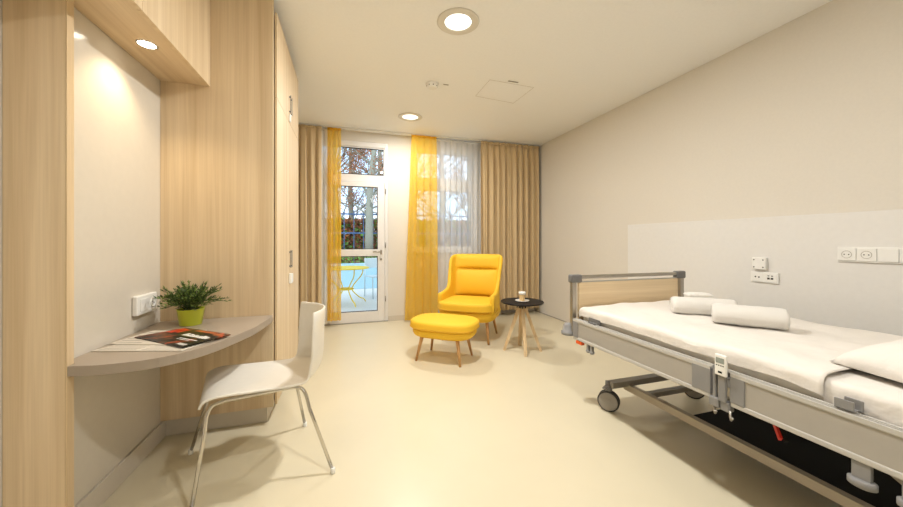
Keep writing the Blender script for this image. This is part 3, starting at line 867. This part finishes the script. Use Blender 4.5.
    for y in (.64, .535):
        b = bb(); b.box((X0+.006, y-.022, .425), (X0+.022, y+.022, .487), .002); b.rings([[Vector((X0+.014+.024*math.cos(a)*k, y+.034*math.sin(a)*k, z_)) for a in [2*PI*j/20 for j in range(20)]] for k, z_ in ((.8, .408), (1, .412), (1, .43), (.8, .434))])
        fin(b, 'accessory_hook', 'bedgrey')
    fin(bb().box((X0+.002, 1.985, .462), (X0+.03, 2.045, .486), .004), 'release_tab', 'orange')
    b = bb(); b.bar((X0+.075, .915, .49), (X0+.03, .862, .432), .009, .02); fin(b, 'release_lever', 'red')
    b = bb(); b.bar((X0+.075, .897, .49), (X0+.034, .846, .432), .012, .014); fin(b, 'lever_guard', 'blackp')
    # base
    b = bb()
    for xb in (1.905, 2.36): b.box((xb, .15, .13), (xb+.04, 1.95, .175), .003)
    fin(b, 'base_beam', 'bedbar', each=True)
    b = bb()
    for y in (1.90, .15): b.box((1.77, y, .165), (2.54, y+.06, .205), .004)
    b.box((1.95, 1.78, .125), (2.36, 1.82, .16), .004)
    fin(b, 'cross_beam', 'frame_dark', each=True)
    b = bb()
    for xb in (1.98, 2.30):
        b.bar((xb, .45, .16), (xb, 1.05, .54), .04, .03); b.bar((xb, .2, .16), (xb, .4, .54), .04, .03)
    b.tube([(1.95, 1.05, .53), (2.36, 1.05, .53)], .018); b.tube([(1.95, .4, .53), (2.36, .4, .53)], .018)
    fin(b, 'lift_arm', 'frame_dark', each=True)
    fin(bb().box((1.93, .25, .131), (2.35, 1.5, .15)), 'bed_shade_plate', 'blackp')  # black plate standing in for the deep shade on the floor under the bed
    for (cx, cy) in ((1.762, 1.935), (2.53, 1.9), (1.762, .18), (2.53, .18)):
        c = bb()
        for dx in (-.022, .008): c.lathe([(.05, dx), (.068, dx+.001), (.0715, dx+.004), (.0715, dx+.012), (.068, dx+.015), (.05, dx+.016)], (cx, cy, .0716), 36, 'X')
        c = fin(c, 'caster_wheel', 'tyre')
        b = bb()
        for dx in (-.0245, .0215): b.lathe([(.001, dx), (.058, dx+.0005), (.062, dx+.0015), (.062, dx+.0025), (.05, dx+.003)], (cx, cy, .0716), 32, 'X')
        b.lathe([(.02, -.027), (.02, -.024)], (cx, cy, .0716), 24, 'X')
        fin(b, 'wheel_disc', 'wheel', c)
        b = bb(); b.tube([(cx, cy, .0716), (cx+.0, cy, .13), (cx+.02, cy, .165), (cx+.03, cy, .2)], [.006, .02, .026, .026], 14, flat=1); b.tube([(cx-.022, cy, .0716), (cx+.022, cy, .0716)], .008)
        b.bar((cx-.05, cy+.02, .168), (cx+.03, cy, .178), .03, .006)
        fk = fin(b, 'caster_fork', 'bedgrey', c)
        for ob in [c]+list(c.children):
            rot = Matrix.Translation(Vector((cx, cy, 0))-O) @ Matrix.Rotation(R(38), 4, 'Z') @ Matrix.Translation(O-Vector((cx, cy, 0)))
            ob.data.transform(rot)
    return t
bed()

def rr(x0, x1, y0, y1, r, n=8):
    o = []
    for cx, cy, a0 in ((x1-r, y1-r, 0), (x0+r, y1-r, 90), (x0+r, y0+r, 180), (x1-r, y0+r, 270)):
        for k in range(n+1): a = R(a0+90*k/n); o.append((cx+r*math.cos(a), cy+r*math.sin(a)))
    return o
def dense_rr(x0, x1, y0, y1, r, step=.05):
    p = rr(x0, x1, y0, y1, r); o = []
    for i in range(len(p)):
        a, c = Vector(p[i]), Vector(p[(i+1) % len(p)]); k = max(1, int((c-a).length/step))
        for j in range(k): o.append(tuple(a.lerp(c, j/k)))
    return o
tm = thing('mattress', 'thick mattress in a pale cover on the hospital bed', 'mattress', (2.12, 1.05, .603))
b = B().slab(dense_rr(1.625, 2.63, .03, 2.075, .07), .603, .705, .03); bmesh.ops.translate(b.bm, vec=(-2.12, -1.05, -.603), verts=b.bm.verts)
b.build('core', 'mattress', tm)
b = B().slab(dense_rr(1.620, 2.634, .022, .80, .07), .615, .7095, .03, rb=.005); bmesh.ops.translate(b.bm, vec=(-2.12, -1.05, -.603), verts=b.bm.verts)
b.build('fitted_cover', 'sheet', tm)
# top sheet: draped grid
def top_sheet():
    rnd = random.Random(9)
    b = B(); NX, NY = 84, 90
    x0, x1, ya, yb = 1.612, 2.64, .745, 2.082
    prof = []                              # cross-section across X: hang, roll over, flat, hang
    def zhang(y):                           # hem height on the near side
        return .659+.002*math.sin(y*9)+.002*math.sin(y*23)-.010*max(0, 1-(y-.74)/.12)
    rows = []
    for j in range(NY+1):
        v = j/NY; y = ya+(yb-ya)*v; row = []
        hem = zhang(y)
        for i in range(NX+1):
            u = i/NX
            # arc-length like param
            if u < .12: s_ = u/.12; x = x0+.001*math.sin(y*40); z = hem+(.693-hem)*s_
            elif u < .22: a = (u-.12)/.10*PI/2; x = x0+.03*(1-math.cos(a)); z = .693+.03*math.sin(a)
            elif u < .84:
                s_ = (u-.22)/.62; x = x0+.03+(x1-x0-.06)*s_
                z = .723+.006*math.sin(PI*s_)
            elif u < .92: a = (u-.84)/.08*PI/2; x = x1-.03+.03*math.sin(a); z = .693+.03*math.cos(a)
            else: s_ = (u-.92)/.08; x = x1; z = .693-.06*s_
            # soft wrinkles
            if .12 < u < .9:
                z += .0035*math.sin(x*13+y*7+math.sin(y*5)*1.5)+.002*math.sin(x*31-y*17)
                z += .004*math.exp(-((x-1.95+.25*(y-1))/.02)**2)*math.exp(-((y-.95)/.15)**2)
            # round off far end over the mattress
            ye = y
            if v > .955:
                a = (v-.955)/.045*PI/2; k = min(z, .73)
                ye = yb-.062+.06*math.sin(a); z = z-(.045)*(1-math.cos(a))
                if u < .3: x += .03*(1-math.cos(a))*(1-u/.3)
            # near end: lies folded back diagonally at the near corner
            if v < .12:
                x += .0
                ye = y+(.10*(u-.25) if u > .25 else .0)*(1-v/.12)
            row.append(Vector((x, ye, z)))
        rows.append(row)
    vs = [[b.bm.verts.new(p-Vector((2.12, 1.4, .7))) for p in r] for r in rows]
    for j in range(NY):
        for i in range(NX): b._f([vs[j][i], vs[j][i+1], vs[j+1][i+1], vs[j+1][i]], True)
    o = b.build('bed_sheet', 'sheet'); o.location = (2.12, 1.4, .7); solid(o, .004)
    tag(o, 'smooth white top sheet spread over the mattress with its corner hanging over the edge', 'sheet')
top_sheet()
# duvet / pillow at the near end
def soft_pillow(name, c, w, d, h_, rz, m, label, cat, seed, n=3.2, lump=.02):
    rnd = random.Random(seed); b = B(); NU, NV = 40, 34
    f = [(rnd.uniform(3, 14), rnd.uniform(3, 14), rnd.uniform(0, 6)) for _ in range(6)]
    top = []; bot = []
    for j in range(NV+1):
        rt = []; rb_ = []
        for i in range(NU+1):
            u = -1+2*i/NU; v = -1+2*j/NV
            # disc-to-square with superellipse edge
            e = max(0, (1-abs(u)**n)*(1-abs(v)**n))**.45
            k = 1-.06*abs(u*v)
            z = h_*e+lump*e*sum(math.sin(u*a+v*c_+p) for a, c_, p in f)/3
            x = u*w/2*k; y = v*d/2*k
            rt.append(Vector((x, y, max(.004, z)))); rb_.append(Vector((x*.985, y*.985, 0.0)))
        top.append(rt); bot.append(rb_)
    T = [[b.bm.verts.new(p) for p in r] for r in top]; Q = [[b.bm.verts.new(p) for p in r] for r in bot]
    for j in range(NV):
        for i in range(NU):
            b._f([T[j][i], T[j][i+1], T[j+1][i+1], T[j+1][i]], True); b._f([Q[j][i+1], Q[j][i], Q[j+1][i], Q[j+1][i+1]], True)
    for j in range(NV):
        b._f([T[j][0], T[j+1][0], Q[j+1][0], Q[j][0]], True); b._f([T[j][NU], Q[j][NU], Q[j+1][NU], T[j+1][NU]], True)
    for i in range(NU):
        b._f([T[0][i], Q[0][i], Q[0][i+1], T[0][i+1]], True); b._f([T[NV][i], T[NV][i+1], Q[NV][i+1], Q[NV][i]], True)
    o = b.build(name, m); o.location = c; o.rotation_euler = (0, 0, rz)
    tag(o, label, cat); return o
soft_pillow('pillow', (2.12, .43, .7315), .82, .70, .125, R(-8), 'sheet', 'rumpled white pillow at the near end of the hospital bed', 'pillow', 5)

# towels
def towel(loc, rz, L, r, label, seed, flat=.8):
    t = thing('rolled_towel', label, 'towel', loc, rz, 'rolled towels on the bed')
    b = B(); n = 30
    rs = []
    for sx in [-1+2*k/24 for k in range(25)]:
        e = abs(sx); k = 1-.10*max(0, (e-.86)/.14)**2
        ring = []
        for j in range(n):
            a = 2*PI*j/n
            rad = r*k*(1+.012*math.sin(a*3+sx*4+seed)+.01*math.sin(sx*17+seed+a))
            if abs(((a-R(200)) % (2*PI))) < .25: rad *= .93
            y = rad*math.cos(a); z = rad*math.sin(a)*flat
            ring.append(Vector((sx*L/2, y, z+r*flat*.97)))
        rs.append(ring)
    b.rings(rs)
    for v in b.bm.verts:
        v.co.z = max(v.co.z, .0)
    o = b.build('roll', 'towel', t)
    for sx in (-1, 1):                                  # spiral end
        q = B(); pts = []
        for k in range(44):
            a = k*.42; rad = r*.82*(1-k/46)
            pts.append((sx*(L/2-.002), rad*math.cos(a), r*flat*.97+rad*math.sin(a)*flat))
        q.tube(pts, .006, 6); q.build('spiral_end', 'towel', t)
    return t
ang1 = math.atan2(1.14-1.347, 2.165-1.975)
towel((2.115, 1.285, .7315), R(-51), .31, .07, 'rolled white towel lying nearest the pillow, in front of the other roll', 1)
towel((2.15, 1.56, .7315), R(-40), .33, .068, 'rolled white towel lying nearest the footboard, carrying the washcloth', 2.4)
o = soft_pillow('washcloth', (2.22, 1.64, .839), .15, .10, .016, R(-30), 'towel', 'small folded white cloth lying on top of the rear towel roll', 'cloth', 8, 6, .003)

# handset
t = thing('bed_handset', 'white bed remote control with small screen, clipped to the side rail', 'remote control', (1.553, 1.047, .613))
B().box((-.006, -.024, 0), (.008, .024, .092), .005).build('body', 'plastic', t)
B().box((-.0068, -.017, .055), (-.0058, .017, .078)).build('display', 'screen', t)
q = B()
for z_ in (.043, ):
    for k in range(4): q.box((-.0068, -.016+k*.009, z_), (-.0058, -.010+k*.009, z_+.004))
q.prism([(-.0068, -.008), (-.0068, .008), (-.0058, .008), (-.0058, -.008)], .012, .02)
q.build('buttons', 'blackp', t)
t = None
# ------------------------------------------------------------------ outdoors
struct(B().box((-6, YW+.26, -.12), (12, 8.85, -.02)).build('floor_patio', 'paving'))
struct(B().box((-14, 9.1, -.1), (24, 40, .5)).build('floor_garden', 'soil_out'))
tag(B().box((-14, 8.86, -.1), (24, 9.09, .62)).build('garden_wall', 'bluewall'), 'low pale blue retaining wall behind the yellow garden table', 'wall')
def leaves(b, n, box, size, rnd, mats, flat=False):
    for i in range(n):
        p = Vector([rnd.uniform(a, c) for a, c in box]); s_ = size*rnd.uniform(.6, 1.4)
        u = Vector((rnd.uniform(-1, 1), rnd.uniform(-1, 1), rnd.uniform(-1, 1))).normalized(); v = u.cross(Vector((rnd.uniform(-1, 1), rnd.uniform(-1, 1), rnd.uniform(-1, 1)))).normalized()
        b.mi = rnd.choice(mats); b._f([b.bm.verts.new(q_) for q_ in (p-u*s_, p+v*s_*.5, p+u*s_, p-v*s_*.5)])
rnd = random.Random(11)
b = B(); leaves(b, 9000, ((-4, 10), (9.15, 9.6), (.5, .78)), .035, rnd, (0, 0, 1))
tag(b.build('ground_cover', ['greenleaf', 'hedgebrown']), 'low green ground-cover plants growing above the garden wall', 'plants', kind='stuff')
b = B(); leaves(b, 34000, ((-4, 10), (12.4, 13.2), (.45, 2.0)), .085, rnd, (0, 0, 1, 2))
tag(b.build('hedge', ['hedgebrown', 'brownleaf', 'greenleaf']), 'brown leafy hedge behind the blue fence', 'hedge', kind='stuff')
t = thing('garden_fence', 'blue metal bar fence in front of the brown hedge', 'fence', (0, 12, .5))
for k in range(34):
    B().box((-3+k*.32-.014, -.014, 0), (-3+k*.32+.014, .014, 1.75)).build('post', 'bluefence', t)
for z_ in (.3, .95, 1.6):
    B().box((-3.2, -.02, z_), (7.8, .02, z_+.05)).build('rail', 'bluefence', t)
def tree(x, y, h_, r, seed, label):
    rnd = random.Random(seed)
    t = thing('tree', label, 'tree', (x, y, .5), 0, 'bare trees beyond the fence')
    b = B(); tw = B(); lv = B()
    lean = Vector((rnd.uniform(-.06, .06), 0, 1))
    pts = [Vector((lean.x*h_*k/8+.05*math.sin(k+seed), .04*math.cos(k*1.3), h_*k/8)) for k in range(9)]
    b.tube(pts, [r*(1-.75*k/8) for k in range(9)], 10)
    tips = []
    for i in range(26):
        k = rnd.uniform(1.2, 7.8); j = int(k); p = pts[j].lerp(pts[min(8, j+1)], k-j)
        a = rnd.uniform(0, 2*PI); L = rnd.uniform(.8, 2.0)*(1.15-k/10)
        d = Vector((math.cos(a), math.sin(a)*.6, rnd.uniform(.25, 1.1))).normalized()
        q = [p, p+d*L*.4, p+d*L*.7+Vector((0, 0, .12)), p+d*L+Vector((0, 0, .3))]
        b.tube(bez(q, 3), [r*.22*(1-.09*m_) for m_ in range(10)], 6)
        for s_ in range(11):
            o_ = q[1].lerp(q[3], rnd.random()); dd = (d+Vector((rnd.uniform(-1, 1), rnd.uniform(-1, 1), rnd.uniform(-.4, 1)))).normalized(); l2 = rnd.uniform(.3, .9)
            tw.tube([o_, o_+dd*l2*.5+Vector((rnd.uniform(-.05, .05), 0, .04)), o_+dd*l2], [.013, .008, .003], 4)
            if rnd.random() < .7:
                c = o_+dd*l2; leaves(lv, 17, tuple((c[m_]-.22, c[m_]+.22) for m_ in range(3)), .035, rnd, (0, ))
    b.build('trunk', 'bark', t); tw.build('twigs', 'twig', t)['kind'] = 'stuff'; lv.build('leaves', 'brownleaf', t)['kind'] = 'stuff'
trees = [(-.35, 13.8, 6.5, .2, 1, 'pale-barked bare tree seen at the curtain side of the garden door'), (.62, 11.3, 6.5, .15, 2, 'slender bare tree seen near the middle of the garden door glass'),
         (1.35, 14.0, 6.5, .16, 3, 'bare tree seen at the handle side of the garden door glass'), (.25, 16.8, 7, .16, 8, 'farthest bare tree seen through the garden door'),
         (2.6, 13.5, 6.5, .15, 4, 'bare tree seen behind the yellow voile of the window'), (3.9, 14.2, 7, .17, 5, 'bare tree seen through the middle of the window'),
         (5.0, 13.8, 6.5, .14, 6, 'bare tree seen through the window beside the tan curtain')]
for a in trees: tree(*a)
# yellow garden table
t = thing('garden_table', 'yellow round metal garden table with curved legs on the patio', 'table', (-.04, 6.75, -.02))
B().lathe([(.42, .69), (.44, .695), (.44, .71), (.42, .715)], n=48).build('tabletop', 'yellowmetal', t)
for k in range(4):
    a = k*PI/2+R(25); c, s_ = math.cos(a), math.sin(a)
    q = bez([(c*.36, s_*.36, .70), (c*.34, s_*.34, .56), (c*.16, s_*.16, .36), (c*.14, s_*.14, .26), (c*.28, s_*.28, .12), (c*.38, s_*.38, .07), (c*.42, s_*.42, .012)], 6)
    B().tube(q, .011, 8).build('leg', 'yellowmetal', t)
B().tube([(.15*math.cos(2*PI*k/24), .15*math.sin(2*PI*k/24), .3) for k in range(25)], .012, 8).build('ring_brace', 'yellowmetal', t)
B().bar((-.15, 0, .3), (.15, 0, .3), .03, .02).build('cross_brace', 'yellowmetal', t)
t = thing('garden_chair', 'pale grey metal garden chair beside the yellow table', 'chair', (.62, 7.5, -.02), R(20))
for sx in (-.2, .2):
    for sy, hh in ((-.2, .45), (.2, .85)):
        B().tube([(sx, sy*1.1, 0), (sx, sy, hh)], .012, 8).build('leg', 'greymetal', t)
B().box((-.22, -.22, .44), (.22, .22, .46), .005).build('seat', 'greymetal', t)
B().box((-.2, .19, .62), (.2, .21, .84), .005).build('backrest', 'greymetal', t)

# ------------------------------------------------------------------ light
WARM = (.985, .985, .965)
def area(name, loc, power, size, col, rot=(0, 0, 0), shape='DISK'):
    l = bpy.data.lights.new(name, 'AREA'); l.energy = power; l.shape = shape; l.size = size; l.color = col
    o = bpy.data.objects.new(name, l); COL.objects.link(o); o.location = loc; o.rotation_euler = rot; return l
for (x, y), pw in zip(LAMPS, (25, 44, 30)):
    area('downlight_lamp', (x, y, H-.0085), pw, .17, WARM)
l = bpy.data.lights.new('cabinet_spot_lamp', 'SPOT'); l.energy = 15; l.spot_size = R(120); l.spot_blend = .7; l.shadow_soft_size = .03; l.color = (1, .78, .5)
o = bpy.data.objects.new('cabinet_spot_lamp', l); COL.objects.link(o); o.location = (-.94, 2.01, 2.155)

wd = bpy.data.worlds.new('sky'); S.world = wd; wd.use_nodes = True
nt = wd.node_tree; bg = nt.nodes['Background']
tc = nt.nodes.new('ShaderNodeTexCoord'); n = nt.nodes.new('ShaderNodeTexNoise'); n.inputs['Scale'].default_value = 3; n.inputs['Detail'].default_value = 5
nt.links.new(tc.outputs['Generated'], n.inputs['Vector'])
rp = nt.nodes.new('ShaderNodeValToRGB'); rp.color_ramp.elements[0].position = .4; rp.color_ramp.elements[0].color = (.50, .76, 1, 1)
rp.color_ramp.elements[1].position = .62; rp.color_ramp.elements[1].color = (.93, .97, 1, 1)
nt.links.new(n.outputs['Fac'], rp.inputs['Fac']); nt.links.new(rp.outputs['Color'], bg.inputs['Color'])
bg.inputs['Strength'].default_value = 2.1

l = bpy.data.lights.new('sun', 'SUN'); l.energy = 2.2; l.angle = R(12); l.color = (1, .95, .86)
o = bpy.data.objects.new('sun', l); COL.objects.link(o); o.rotation_euler = (R(48), 0, R(-25))

# ------------------------------------------------------------------ camera
cd = bpy.data.cameras.new('camera'); co = bpy.data.objects.new('camera', cd); COL.objects.link(co)
co.location = (0, 0, 1.2); co.rotation_euler = (R(90), 0, -R(17.2))
cd.sensor_width = 36; cd.sensor_fit = 'HORIZONTAL'; cd.lens = 335/903*36; cd.shift_y = -12.5/903; cd.clip_start = .02; cd.clip_end = 200
S.camera = co
S.view_settings.view_transform = 'Standard'; S.view_settings.look = 'None'; S.view_settings.exposure = .07; S.view_settings.gamma = 1
S.view_settings.use_curve_mapping = False
